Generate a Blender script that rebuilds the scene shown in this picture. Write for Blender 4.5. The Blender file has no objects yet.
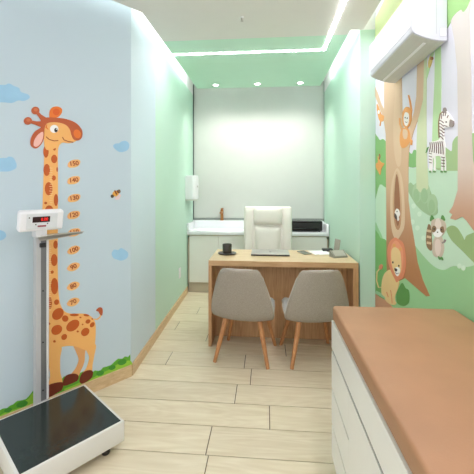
import bpy, bmesh, math, random
from mathutils import Vector, Matrix, geometry
random.seed(7)
C = bpy.context.scene.collection
PI = math.pi
V = Vector

# ------------------------------------------------------------------ camera
H, F = 1.40, 342.0
TH = math.atan(29 / F)
cs, sn = math.cos(TH), math.sin(TH)
cam_d = bpy.data.cameras.new('camera')
cam = bpy.data.objects.new('camera', cam_d); C.objects.link(cam)
cam.location = (0, 0, H); cam.rotation_euler = (PI / 2, 0, TH)
cam_d.sensor_width = 36; cam_d.lens = 36 * F / 474; cam_d.shift_y = -49 / 474
cam_d.clip_start = 0.02
bpy.context.scene.camera = cam

def ray(px, py):
    a = (px - 237) / F; b = (188 - py) / F
    return V((-sn + a * cs, cs + a * sn, b))
def on_plane(px, py, p0, n):
    d = ray(px, py); o = V((0, 0, H))
    t = (V(p0) - o).dot(n) / d.dot(n)
    return o + d * t

# ------------------------------------------------------------------ materials
def lin(c):
    r = []
    for v in c:
        v /= 255
        r.append(v / 12.92 if v <= .04045 else ((v + .055) / 1.055) ** 2.4)
    return (*r, 1)
def mat(name, rgb, rough=.6, metal=0., spec=.5, emit=0, var=0., scale=8., bump=0., bscale=60., stretch=None, coat=0.):
    m = bpy.data.materials.new(name); m.use_nodes = True
    nt = m.node_tree; b = nt.nodes['Principled BSDF']
    c = lin(rgb)
    b.inputs['Roughness'].default_value = rough; b.inputs['Metallic'].default_value = metal
    b.inputs['Specular IOR Level'].default_value = spec
    b.inputs['Coat Weight'].default_value = coat
    b.inputs['Base Color'].default_value = c
    if emit:
        b.inputs['Emission Color'].default_value = c; b.inputs['Emission Strength'].default_value = emit
    tc = nt.nodes.new('ShaderNodeTexCoord')
    def noise(sc, det=3):
        n = nt.nodes.new('ShaderNodeTexNoise'); n.inputs['Scale'].default_value = sc; n.inputs['Detail'].default_value = det
        if stretch:
            mp = nt.nodes.new('ShaderNodeMapping'); mp.inputs['Scale'].default_value = stretch
            nt.links.new(tc.outputs['Object'], mp.inputs['Vector']); nt.links.new(mp.outputs['Vector'], n.inputs['Vector'])
        else:
            nt.links.new(tc.outputs['Object'], n.inputs['Vector'])
        return n
    if not var: var = .015
    n = noise(scale); mx = nt.nodes.new('ShaderNodeMix'); mx.data_type = 'RGBA'
    mx.inputs['A'].default_value = (*[x * (1 - var * 2.2) for x in c[:3]], 1)
    mx.inputs['B'].default_value = (*[min(1, x * (1 + var * 1.6)) for x in c[:3]], 1)
    nt.links.new(n.outputs['Fac'], mx.inputs['Factor']); nt.links.new(mx.outputs['Result'], b.inputs['Base Color'])
    if bump:
        n2 = noise(bscale, 2); bp = nt.nodes.new('ShaderNodeBump'); bp.inputs['Strength'].default_value = bump; bp.inputs['Distance'].default_value = .004
        nt.links.new(n2.outputs['Fac'], bp.inputs['Height']); nt.links.new(bp.outputs['Normal'], b.inputs['Normal'])
    return m
def wood(name, c1, c2, stretch, rough=.45, island=0., scale=3., knots=False):
    m = bpy.data.materials.new(name); m.use_nodes = True
    nt = m.node_tree; b = nt.nodes['Principled BSDF']; b.inputs['Roughness'].default_value = rough
    tc = nt.nodes.new('ShaderNodeTexCoord'); mp = nt.nodes.new('ShaderNodeMapping'); mp.inputs['Scale'].default_value = stretch
    gi = nt.nodes.new('ShaderNodeNewGeometry')
    add = nt.nodes.new('ShaderNodeVectorMath'); add.operation = 'MULTIPLY_ADD'
    add.inputs[1].default_value = (1, 1, 1)
    nt.links.new(tc.outputs['Object'], add.inputs[0])
    mul = nt.nodes.new('ShaderNodeMath'); mul.operation = 'MULTIPLY'; mul.inputs[1].default_value = 37.0 if island else 0.0
    nt.links.new(gi.outputs['Random Per Island'], mul.inputs[0]); nt.links.new(mul.outputs[0], add.inputs[2])
    nt.links.new(add.outputs[0], mp.inputs['Vector'])
    n = nt.nodes.new('ShaderNodeTexNoise'); n.inputs['Scale'].default_value = scale; n.inputs['Detail'].default_value = 6; n.inputs['Distortion'].default_value = 1.6
    nt.links.new(mp.outputs['Vector'], n.inputs['Vector'])
    cr = nt.nodes.new('ShaderNodeValToRGB'); cr.color_ramp.elements[0].position = .3; cr.color_ramp.elements[1].position = .7
    cr.color_ramp.elements[0].color = lin(c1); cr.color_ramp.elements[1].color = lin(c2)
    src = n.outputs['Fac']
    if knots:     # flowing cathedral grain lines
        n3 = nt.nodes.new('ShaderNodeTexNoise'); n3.inputs['Scale'].default_value = 1.1; n3.inputs['Detail'].default_value = 1.0
        mp3 = nt.nodes.new('ShaderNodeMapping'); mp3.inputs['Scale'].default_value = (1.0, 5.0, 1)
        nt.links.new(add.outputs[0], mp3.inputs['Vector']); nt.links.new(mp3.outputs['Vector'], n3.inputs['Vector'])
        s1 = nt.nodes.new('ShaderNodeMath'); s1.operation = 'MULTIPLY'; s1.inputs[1].default_value = 90
        nt.links.new(n3.outputs['Fac'], s1.inputs[0])
        s2 = nt.nodes.new('ShaderNodeMath'); s2.operation = 'SINE'; nt.links.new(s1.outputs[0], s2.inputs[0])
        s3 = nt.nodes.new('ShaderNodeMath'); s3.operation = 'MULTIPLY_ADD'; s3.inputs[1].default_value = .06
        nt.links.new(s2.outputs[0], s3.inputs[0]); nt.links.new(n.outputs['Fac'], s3.inputs[2]); src = s3.outputs[0]
    nt.links.new(src, cr.inputs['Fac'])
    hs = nt.nodes.new('ShaderNodeHueSaturation')
    mr = nt.nodes.new('ShaderNodeMapRange'); mr.inputs['To Min'].default_value = 1 - island; mr.inputs['To Max'].default_value = 1 + island * .6
    nt.links.new(gi.outputs['Random Per Island'], mr.inputs['Value']); nt.links.new(mr.outputs[0], hs.inputs['Value'])
    nt.links.new(cr.outputs['Color'], hs.inputs['Color']); nt.links.new(hs.outputs['Color'], b.inputs['Base Color'])
    return m
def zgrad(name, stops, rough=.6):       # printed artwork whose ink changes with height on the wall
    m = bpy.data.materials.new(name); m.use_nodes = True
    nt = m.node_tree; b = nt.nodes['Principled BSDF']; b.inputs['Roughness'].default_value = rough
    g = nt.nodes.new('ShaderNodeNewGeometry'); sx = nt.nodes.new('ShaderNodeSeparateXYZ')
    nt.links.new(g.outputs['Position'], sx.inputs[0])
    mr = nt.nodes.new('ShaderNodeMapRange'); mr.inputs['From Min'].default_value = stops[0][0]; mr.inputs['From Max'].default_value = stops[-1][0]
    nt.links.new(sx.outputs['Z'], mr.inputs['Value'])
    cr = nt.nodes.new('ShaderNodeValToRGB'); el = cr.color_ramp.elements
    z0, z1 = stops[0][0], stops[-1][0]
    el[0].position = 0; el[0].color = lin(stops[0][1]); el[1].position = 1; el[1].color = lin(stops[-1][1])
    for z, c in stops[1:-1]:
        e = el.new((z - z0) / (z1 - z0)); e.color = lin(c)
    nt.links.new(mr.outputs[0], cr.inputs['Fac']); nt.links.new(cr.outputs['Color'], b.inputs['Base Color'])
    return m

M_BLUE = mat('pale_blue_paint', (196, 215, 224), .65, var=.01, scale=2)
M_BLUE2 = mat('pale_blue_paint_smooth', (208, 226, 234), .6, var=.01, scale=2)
M_MINT = mat('mint_paint', (198, 230, 212), .55, var=.01, scale=2)
M_CEIL = mat('white_ceiling_paint', (228, 228, 222), .8, var=.01)
M_CEILG = mat('green_ceiling_paint', (202, 236, 216), .8, var=.01)
M_WHITE = mat('white_paint', (240, 242, 240), .7, var=.01)
M_PANEL = mat('pale_grey_panel', (205, 208, 203), .5, var=.01)
M_GAPSHADE = mat('dark_gap_shade', (96, 108, 106), .4)
M_LED = mat('white_led', (255, 248, 253), .5, emit=46)
M_COVE = mat('cove_led', (250, 252, 255), .5, emit=13)
M_FLOOR = wood('pale_oak_laminate', (221, 207, 176), (236, 225, 198), (1.0, 8.0, 1.0), .42, island=.05, scale=2.2, knots=True)
M_GROUT = mat('plank_joint', (104, 88, 62), .8)
M_BASE = wood('oak_skirting', (208, 178, 134), (228, 202, 160), (3, 3, 14), .5, island=.03)
M_OAK = wood('oak_veneer_upright', (186, 140, 94), (214, 172, 126), (14, 14, .9), .45)
M_OAKT = wood('oak_veneer_flat', (214, 184, 142), (236, 212, 174), (1.2, 16, 16), .4)
M_OAKE = wood('oak_veneer_edge', (196, 154, 108), (216, 178, 132), (1.2, 16, 16), .45)
M_LEG = wood('turned_oak', (176, 118, 72), (206, 150, 98), (20, 20, 2), .4)
SS = Matrix.Scale(.82, 4, (1, 0, 0)) @ Matrix.Scale(.95, 4, (0, 0, 1))
M_FAB = mat('taupe_fabric', (168, 160, 146), .95, var=.16, scale=170, bump=.35, bscale=380, spec=.2)
M_FABIN = mat('light_grey_fabric', (196, 198, 196), .95, var=.08, scale=170, bump=.3, bscale=380, spec=.2)
M_PIPE = mat('pale_piping', (196, 190, 178), .9)
M_CREAM = mat('cream_leather', (232, 229, 219), .5, var=.02, bump=.08, bscale=220)
M_CABW = mat('white_lacquer', (236, 237, 229), .35, var=.01)
M_CABF = mat('beige_carcass', (196, 184, 160), .5)
M_PLINTH = mat('greige_plinth', (190, 180, 160), .55)
M_SINK = mat('white_solid_surface', (244, 246, 250), .25, var=.005)
M_COPPER = mat('brushed_rose_gold', (196, 132, 84), .3, metal=.85)
M_BLACK = mat('black_plastic', (34, 34, 33), .45)
M_BLACKG = mat('glossy_black', (26, 27, 27), .2)
M_PLAST = mat('white_plastic', (238, 240, 242), .35, var=.005)
M_PLASTS = mat('grey_plastic', (206, 208, 198), .45)
M_SILVER = mat('silver_aluminium', (190, 188, 182), .38, metal=.5)
M_COL = mat('grey_enamel_column', (186, 188, 188), .4)
M_COLL = mat('light_enamel', (214, 216, 216), .4)
M_GROOVE = mat('grey_groove', (120, 122, 122), .45, metal=.3)
M_ENAM = mat('white_enamel', (222, 222, 214), .35)
M_MAT = mat('dark_rubber_mat', (40, 50, 47), .16, var=.05, scale=40, bump=.02, bscale=300)
M_PAD = mat('tan_leatherette', (176, 131, 95), .5, var=.08, scale=5, bump=.06, bscale=160)
M_PAPER = mat('white_paper', (246, 246, 246), .8)
M_GREYC = mat('grey_green_card', (146, 146, 132), .5)
M_CUP = mat('dark_bronze_ceramic', (62, 56, 48), .3)
M_RED = mat('red_led_digits', (220, 30, 26), .5, emit=.45)
M_SCREEN = mat('dark_red_screen', (46, 12, 14), .25)

# ------------------------------------------------------------------ object helpers
ROOT = {}
def thing(name, label, cat, loc=(0, 0, 0), rz=0., group=None):
    o = bpy.data.objects.new(name, None); C.objects.link(o)
    o.empty_display_size = .05
    o.location = loc; o.rotation_euler = (0, 0, rz)
    tag(o, label, cat, group)
    ROOT[o.name] = Matrix.Translation(V(loc)) @ Matrix.Rotation(rz, 4, 'Z')
    return o
def tag(o, label, cat, group=None):
    o['label'] = label; o['category'] = cat
    if group: o['group'] = group
    return o
def root_mat(p):
    while p.parent: p = p.parent
    return ROOT.get(p.name, Matrix.Identity(4))
def obj(name, bm, mats, parent=None, world=False, smooth=40, label=None, recalc=True):
    if world and parent is not None: bm.transform(root_mat(parent).inverted())
    if recalc: bmesh.ops.recalc_face_normals(bm, faces=bm.faces)
    me = bpy.data.meshes.new(name); bm.to_mesh(me); bm.free()
    for m in (mats if isinstance(mats, (list, tuple)) else [mats]): me.materials.append(m)
    if smooth:
        for p in me.polygons: p.use_smooth = True
        me.set_sharp_from_angle(angle=math.radians(smooth))
    o = bpy.data.objects.new(name, me); C.objects.link(o)
    if parent is not None: o.parent = parent
    if label: o['label'] = label
    return o
def struct(o): o['kind'] = 'structure'; return o
def BM(): return bmesh.new()
def add_box(bm, lo, hi, bev=0., seg=2, M=None, mi=0):
    t = bmesh.new(); bmesh.ops.create_cube(t, size=1)
    for v in t.verts:
        v.co = V([lo[i] + (v.co[i] + .5) * (hi[i] - lo[i]) for i in range(3)])
    if bev: bmesh.ops.bevel(t, geom=t.edges[:], offset=bev, segments=seg, profile=.5, affect='EDGES')
    merge(bm, t, M, mi)
def merge(bm, t, M=None, mi=0):
    if M is not None: t.transform(M)
    mp = {v: bm.verts.new(v.co) for v in t.verts}
    for f in t.faces:
        try: nf = bm.faces.new([mp[v] for v in f.verts]); nf.material_index = mi if mi is not None else f.material_index
        except ValueError: pass
    t.free()
def add_tube(bm, p0, p1, r0, r1=None, n=16, mi=0, rings=1):
    p0, p1 = V(p0), V(p1); r1 = r0 if r1 is None else r1
    d = (p1 - p0).normalized(); a = d.orthogonal().normalized(); b = d.cross(a)
    R = []
    for p, r in ((p0, r0), (p1, r1)):
        R.append([bm.verts.new(p + (a * math.cos(2 * PI * k / n) + b * math.sin(2 * PI * k / n)) * r) for k in range(n)])
    for k in range(n):
        bm.faces.new((R[0][k], R[0][(k + 1) % n], R[1][(k + 1) % n], R[1][k])).material_index = mi
    bm.faces.new(R[0][::-1]).material_index = mi; bm.faces.new(R[1]).material_index = mi
def add_lathe(bm, prof, c=(0, 0, 0), n=24, mi=0):
    rings = []
    for r, z in prof:
        rings.append([bm.verts.new((c[0] + r * math.cos(2 * PI * k / n), c[1] + r * math.sin(2 * PI * k / n), c[2] + z)) for k in range(n)])
    for A, B in zip(rings, rings[1:]):
        for k in range(n): bm.faces.new((A[k], A[(k + 1) % n], B[(k + 1) % n], B[k])).material_index = mi
    bm.faces.new(rings[0][::-1]).material_index = mi; bm.faces.new(rings[-1]).material_index = mi
def add_prism(bm, pts, a, b, mi=0):     # closed outline pts (3D list) extruded from offset vector a to b
    A = [bm.verts.new(V(p) + V(a)) for p in pts]; B = [bm.verts.new(V(p) + V(b)) for p in pts]
    n = len(pts)
    for k in range(n): bm.faces.new((A[k], A[(k + 1) % n], B[(k + 1) % n], B[k])).material_index = mi
    bm.faces.new(A[::-1]).material_index = mi; bm.faces.new(B).material_index = mi
def ellip(cx, cy, rx, ry, rot=0, n=22):
    r = math.radians(rot); out = []
    for k in range(n):
        t = 2 * PI * k / n; x, y = rx * math.cos(t), ry * math.sin(t)
        out.append((cx + x * math.cos(r) - y * math.sin(r), cy + x * math.sin(r) + y * math.cos(r)))
    return out
def spline(p, n=5):
    out = []; m = len(p)
    for i in range(m):
        a, b, c, d = [V(p[(i + k) % m]) for k in (-1, 0, 1, 2)]
        for j in range(n):
            t = j / n
            q = .5 * (2 * b + (c - a) * t + (2 * a - 5 * b + 4 * c - d) * t * t + (3 * b - a - 3 * c + d) * t ** 3)
            out.append((q.x, q.y))
    return out
def stroke(pts, w):                      # open polyline to outline
    L, R = [], []
    for i, p in enumerate(pts):
        a = V(pts[max(i - 1, 0)]); b = V(pts[min(i + 1, len(pts) - 1)])
        t = (b - a).normalized(); nrm = V((-t.y, t.x)) * (w[i] if isinstance(w, (list, tuple)) else w) / 2
        L.append(tuple(V(p) + nrm)); R.append(tuple(V(p) - nrm))
    return L + R[::-1]

# ------------------------------------------------------------------ wall planes
CORN = V((-1.003, 2.474)); GD = V((-.640, -.768)); GN = V((.768, -.640, 0))
GP0 = (CORN.x, CORN.y, 0)
LP1 = V((-1.062, 4.95)); LD = (LP1 - CORN).normalized(); LN = V((LD.y, -LD.x, 0))
RX, YJ, RXB = .80, 3.0, .822
MX = .93
BACK = 4.95
def Gp(px, py): return on_plane(px, py, GP0, GN)
def Mp(px, py): return on_plane(px, py, (MX, 0, 0), V((-1, 0, 0)))
STEP = .0011
def decal(bm, pts, fn, nrm, layer, mi=0, base=0.0):
    P = [fn(*p) for p in pts]
    top = [p + nrm * (STEP * layer + .0006) for p in P]; bot = [p + nrm * base for p in P]
    tris = geometry.tessellate_polygon([[V(p) for p in pts_flat(pts)]])
    T = [bm.verts.new(p) for p in top]; B = [bm.verts.new(p) for p in bot]
    for t in tris:
        try: bm.faces.new([T[i] for i in t]).material_index = mi
        except ValueError: pass
    n = len(P)
    for k in range(n):
        try: bm.faces.new((T[k], T[(k + 1) % n], B[(k + 1) % n], B[k])).material_index = mi
        except ValueError: pass
def pts_flat(pts): return [V((p[0], p[1], 0)) for p in pts]
def gdec(name, items, mats, parent, label=None):   # items: (points, layer, material index)
    bm = BM()
    for pts, ly, mi in items: decal(bm, pts, Gp, GN, ly, mi)
    return obj(name, bm, mats, parent, world=True, smooth=0, label=label)
def mdec(name, items, mats, parent, label=None):
    bm = BM()
    for pts, ly, mi in items: decal(bm, pts, Mp, V((-1, 0, 0)), ly, mi)
    return obj(name, bm, mats, parent, world=True, smooth=0, label=label)

# ------------------------------------------------------------------ room shell
ZC, ZT = 2.70, 2.93
# floor: planks laid across the corridor
bm = BM()
PW = .2195; rowj = {0: -.204, -1: .022, -2: -.316, -3: -.30, 1: -.112, 2: -.170, 3: .168, 4: -.55, 5: .3, 6: -.1}
for r in range(-15, 13):
    y0 = 2.212 + r * PW; y1 = y0 + PW
    j = rowj.get(r, random.uniform(-.6, .6)); L = 1.2
    xs = [j + L * k for k in range(-3, 3)]
    if r == 2: xs.append(-.796)
    xs = sorted([x for x in xs if -2.7 < x < 1.1] + [-2.7, 1.1])
    for a, b in zip(xs, xs[1:]):
        add_box(bm, (a + .0028, y0 + .0028, -.02), (b - .0028, y1 - .0028, 0))
add_box(bm, (-2.7, -1.2, -.04), (1.1, 5.1, -.004), mi=1)
struct(obj('floor', bm, [M_FLOOR, M_GROUT], smooth=0))

def wall_quad(name, p, q, z0, z1, n, mats, segs=None, th=.08):
    """a straight wall slab from p to q in plan, inner face on the line; segs split its paint"""
    bm = BM(); p, q = V(p), V(q); n = V((n[0], n[1], 0))
    cuts = [0.] + (segs or []) + [1.]
    for i, (a, b) in enumerate(zip(cuts, cuts[1:])):
        A = p.lerp(q, a); B = p.lerp(q, b)
        for za, zb, mi in ((z0, 2.75, i % len(mats)), (2.75, z1, len(mats))):
            add_prism(bm, [(A.x, A.y, za), (B.x, B.y, za), (B.x, B.y, zb), (A.x, A.y, zb)], (0, 0, 0), -n * th, mi=mi)
    return struct(obj(name, bm, mats + [M_WHITE], smooth=0))
GEND = CORN + GD * 1.75
wall_quad('wall_left_corner', GEND, CORN, 0, ZT, GN, [M_BLUE])
tseg = (3.085 - 2.474) / (4.95 - 2.474)
wall_quad('wall_left', CORN, LP1, 0, ZT, LN, [M_BLUE2, M_MINT], [tseg])
wall_quad('wall_back', (LP1.x - .05, BACK), (RXB + .05, BACK), 0, ZT, (0, -1), [M_WHITE])
bm = BM()       # right side: mint wall with its short return
pts = [(RX, YJ, 0), (RXB, BACK, 0), (RXB + .2, BACK, 0), (1.0, YJ, 0)]
add_prism(bm, pts, (0, 0, 0), (0, 0, 2.75)); add_prism(bm, pts, (0, 0, 2.75), (0, 0, ZT), mi=1)
struct(obj('wall_right', bm, [M_MINT, M_WHITE], smooth=0))
wall_quad('wall_right_mural', (MX, -1.2), (MX, YJ), 0, ZT, (-1, 0), [M_WHITE])

# skirting
bm = BM()
def skirt(bm, p, q, n, h=.085, t=.012):
    p, q = V(p), V(q); n = V((n[0], n[1], 0))
    k = 0; L = (q - p).length; step = .9; s = 0.
    while s < L:
        e = min(s + step, L); A = p.lerp(q, s / L); B = p.lerp(q, (e - .0015) / L)
        add_prism(bm, [(A.x, A.y, 0), (B.x, B.y, 0), (B.x, B.y, h), (A.x, A.y, h)], (0, 0, 0), n * t); s = e
skirt(bm, CORN + V((LN.x, LN.y)) * .002 + LD * .004, LP1 - LD * .45, LN)
struct(obj('baseboard_left', bm, M_BASE, smooth=0))
bm = BM(); skirt(bm, CORN + GD * .0, CORN + GD * 1.7, GN)
struct(obj('baseboard_corner', bm, M_BASE, smooth=0))
bm = BM(); skirt(bm, (RX, YJ), (RXB - .003, BACK - .45), (-1, 0)); 
struct(obj('baseboard_right', bm, M_BASE, smooth=0))

# ceiling: upper deck and a dropped slab that leaves light slots along the walls
bm = BM(); add_box(bm, (-2.7, -1.2, ZT), (1.1, 5.1, ZT + .06)); struct(obj('ceiling', bm, M_WHITE, smooth=0))
ga = V((-.915, 2.465)); gb = CORN + GD * 1.75 + V((GN.x, GN.y)) * .09
SOFF = 2.968
def lx(y): return -.915 + (y - 2.465) / (4.214 - 2.465) * .018
bm = BM()
pts = [(ga.x, ga.y, ZC), (lx(SOFF), SOFF, ZC), (.695, SOFF, ZC), (.695, 2.886, ZC), (.795, 2.886, ZC), (.80, -1.2, ZC), (gb.x, -1.2, ZC), (gb.x, gb.y, ZC)]
add_prism(bm, pts, (0, 0, 0), (0, 0, .07)); struct(obj('ceiling_slab', bm, M_CEIL, smooth=0))
bm = BM()
pts = [(lx(SOFF), SOFF, ZC), (lx(4.42), 4.42, ZC), (.687, 4.42, ZC), (.695, SOFF, ZC)]
add_prism(bm, pts, (0, 0, 0), (0, 0, .07)); struct(obj('ceiling_green', bm, M_CEILG, smooth=0))
# LED tape lying on the slab beside each slot
M_COVE2 = mat('cove_led_dim', (250, 252, 255), .5, emit=4.5)
def tape(name, pts, label, m=None):
    bm = BM()
    for a, b in zip(pts, pts[1:]):
        a, b = V(a), V(b); d = (b - a).normalized(); nn = V((-d.y, d.x)) * .012
        q = [a + nn, b + nn, b - nn, a - nn]
        add_prism(bm, [(p.x, p.y, ZC + .071) for p in q], (0, 0, 0), (0, 0, .012))
    tag(obj(name, bm, m or M_COVE, smooth=0), label, 'led strip', None)
tape('cove_light', [(ga.x + .03, ga.y), (lx(4.4) + .03, 4.4)], 'white led strip hidden in the ceiling slot over the left mint wall')
tape('cove_light', [(ga.x + .02, ga.y - .05), (gb.x + .03, gb.y - .03)], 'white led strip hidden in the ceiling slot over the giraffe wall')
tape('cove_light', [(.66, 2.93), (.655, 4.4)], 'white led strip hidden in the ceiling slot over the right mint wall')
tape('cove_light', [(.765, 2.84), (.765, -.9)], 'white led strip hidden in the ceiling slot over the forest mural', M_COVE2)
# recessed LED line in the ceiling
bm = BM(); w = .022
add_box(bm, (lx(3.26) + .002, 3.26, ZC - .003), (.531 + w, 3.26 + w, ZC + .02))
add_box(bm, (.531, -1.1, ZC - .003), (.531 + w, 3.26, ZC + .02))
tag(obj('ceiling_light_strip', bm, M_LED, smooth=0), 'bright white L shaped recessed light line in the ceiling', 'light')
# downlights
for (x, y, lab) in ((-.632, 4.28, 'left'), (-.107, 4.28, 'middle'), (.422, 4.28, 'right')):
    t = thing('downlight', 'small round recessed downlight, %s one of three in the green ceiling' % lab, 'downlight', (x, y, ZC), 0, 'downlights in the green ceiling')
    bm = BM(); n = 28
    add_lathe(bm, [(.030, -.001), (.045, -.004), (.047, 0.0), (.030, .002)], n=n); obj('trim_ring', bm, M_WHITE, t)
    bm = BM(); add_lathe(bm, [(.031, -.002), (.031, .004)], n=n); obj('lens', bm, mat('downlight_lens', (255, 252, 244), emit=10), t)
    ld = bpy.data.lights.new('downlight_lamp', 'SPOT'); ld.energy = 15; ld.spot_size = math.radians(120); ld.spot_blend = .8; ld.shadow_soft_size = .03
    ld.color = (1, .97, .92)
    lo = bpy.data.objects.new('downlight_lamp', ld); C.objects.link(lo); lo.parent = t; lo.location = (0, 0, -.012); lo.rotation_euler = (.38, 0, 0)
# sprinkler
t = thing('ceiling_sprinkler', 'tiny dark sprinkler head hanging from the white ceiling', 'sprinkler', (-.182, 2.594, ZC))
bm = BM(); add_lathe(bm, [(.016, 0), (.016, -.004), (.006, -.006)]); obj('rose', bm, M_WHITE, t)
bm = BM(); add_lathe(bm, [(.005, -.005), (.005, -.022), (.002, -.024)], n=10); add_lathe(bm, [(.011, -.030), (.011, -.032)], n=14)
add_tube(bm, (.006, 0, -.01), (.004, 0, -.031), .0015, n=6); add_tube(bm, (-.006, 0, -.01), (-.004, 0, -.031), .0015, n=6)
obj('head', bm, M_SILVER, t)

# back wall panel with its grey profiles
bm = BM(); add_box(bm, (-1.047, 4.925, .965), (.800, 4.948, ZT - .02), .003, 1)
tag(obj('wall_panel', bm, M_PANEL), 'large smooth pale grey panel filling the back wall above the sink counter', 'panel')
bm = BM(); add_box(bm, (-1.0605, 4.91, .94), (-1.047, 4.948, ZT - .02)); struct(obj('gap_shade_strip', bm, M_GAPSHADE, smooth=0))  # shadow of the corner gap, put in as a dark coloured strip
bm = BM(); add_box(bm, (-1.06, 4.915, .94), (.818, 4.948, .966)); struct(obj('trim_2', bm, mat('grey_profile', (150, 156, 152), .4), smooth=0))
bm = BM(); add_box(bm, (.800, 4.915, .94), (.820, 4.948, ZT - .02)); struct(obj('trim_3', bm, mat('silver_profile', (186, 194, 188), .4), smooth=0))

# ------------------------------------------------------------------ giraffe decals
O_BODY = mat('decal_apricot', (246, 186, 108)); O_SPOT = mat('decal_rust', (198, 92, 24)); O_CAP = mat('decal_brown_orange', (190, 92, 48))
O_EAR = mat('decal_orange', (232, 122, 40)); O_PINK = mat('decal_pink', (244, 192, 178)); O_HOOF = mat('decal_dark_brown', (116, 44, 20))
O_INK = mat('decal_ink', (40, 30, 26)); O_WHT = mat('decal_white', (248, 248, 246)); O_LIGHT = mat('decal_cream', (250, 214, 156)); O_LINE = mat('decal_outline', (170, 80, 36))
O_CLOUD = mat('decal_sky_blue', (158, 205, 232), var=.04, scale=14); O_GR1 = mat('decal_leaf_green', (96, 176, 48)); O_GR2 = mat('decal_lime_green', (150, 206, 62)); O_GR3 = mat('decal_deep_green', (66, 150, 46))
O_FAR = mat('decal_far_leg', (232, 170, 108))
base = Gp(72, 385); base.z = 0
gi = thing('giraffe_decal', 'tall orange spotted cartoon giraffe on the pale blue wall behind the weighing scale', 'wall decal', tuple(base))
body = spline([(44, 128), (44.2, 150), (43.5, 175), (42.5, 205), (41.5, 240), (40.5, 275), (38, 300), (36, 318), (36.5, 334), (39, 346), (42, 352), (47, 350), (53, 349), (61, 347), (68, 345.8), (76, 346.5), (85, 350), (93, 351), (95, 342), (95.6, 332), (95.2, 323), (92, 317.3), (86, 314), (78, 313.5), (71, 313.6), (65, 311.6), (61, 306), (59, 298), (58, 284), (57.6, 260), (57.7, 230), (57.8, 200), (57.8, 170), (57.9, 150), (60, 141), (52, 130)], 4)
gdec('body', [(body, 2, 0)], [O_BODY], gi)
gdec('leg', [(spline([(48.5, 344), (49, 360), (50, 376), (49.2, 385), (61.8, 383), (60.2, 372), (60, 358), (61, 346)]), 2.6, 0)], [O_BODY], gi)
gdec('leg', [(spline([(84, 345), (87, 352), (89, 358), (86.2, 368), (82, 374), (91, 373), (92.5, 364), (94, 356), (95.3, 344)]), 2.6, 0)], [O_BODY], gi)
gdec('leg', [(spline([(73, 343), (76, 352), (78.5, 360), (75, 369), (69, 377), (77, 378), (80.5, 371), (84.2, 362), (85, 352), (86, 345)]), 1.5, 0)], [O_FAR], gi)
gdec('leg', [(spline([(38, 344), (39, 360), (41, 374), (48, 374), (50, 360), (51, 344)]), 1.5, 0)], [O_FAR], gi)
gdec('hoof', [(spline([(49, 384.5), (62, 382), (62, 389), (57, 392.5), (49, 397), (47.5, 390)]), 3.4, 0)], [O_HOOF], gi)
gdec('hoof', [(spline([(66, 375.5), (73, 373.5), (78, 375), (77.5, 380), (71, 383.5), (63.5, 385.5), (63, 381)]), 3.0, 0)], [O_HOOF], gi)
gdec('hoof', [(spline([(82, 373), (88, 370), (92.5, 371), (92, 376.5), (88, 380.5), (81.5, 383.5), (79.3, 380)]), 3.4, 0)], [O_HOOF], gi)
gdec('hoof', [(spline([(40, 374), (48, 374), (48, 381), (40, 384)]), 2.2, 0)], [O_HOOF], gi)
spots = [(47.3, 143, 1.5, 1.8, 0), (45.8, 151.7, 2.6, 6, 0), (54, 159, 3, 4.2, 0), (54.3, 149, 1.3, 1.6, 0), (46.6, 170, 3.2, 6, 0), (53.6, 178, 2, 2.6, 0), (48.5, 188.7, 3.8, 6.6, 0), (55.8, 200, 2.1, 6, 0), (45.5, 203, 1.4, 1.3, 0), (57, 169.5, .8, 2.4, 0), (49, 210, 4, 4.6, 0), (55.4, 244.6, 2.2, 4, 0), (54, 260, 3.2, 6, 0), (52, 272, 1.5, 1.7, 30), (54.3, 286, 3.6, 8.2, 0), (49.8, 303, 1.8, 6, 0), (56.4, 302, 2.4, 2.8, 20), (57.7, 313.8, 6.6, 5.0, -48), (65, 318.4, 3.2, 3.2, -40), (74, 314.8, 4.6, 1.3, 0), (86.2, 315.1, 3, 1.1, 8), (72.6, 325.4, 7.4, 4.8, -38), (56.5, 329.7, 5.8, 4.6, -35), (64, 336.8, 3.2, 2.6, -50), (85, 331.8, 4.6, 3.6, -45), (87.8, 321.3, 2.6, 2, -30), (92, 324.6, 2, 2.9, 40), (80.2, 317.3, 1, .8, 0), (77.5, 331.3, 1.1, 1, 0), (54.3, 341.2, 1.3, 1.2, 0), (82.4, 324.3, .8, .8, 0), (92, 318.8, .8, .8, 0), (49.2, 323.5, 1, 1.1, 0)]
for s in spots:
    gdec('spot', [(ellip(*s), 3.6, 0)], [O_SPOT], gi)
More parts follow.
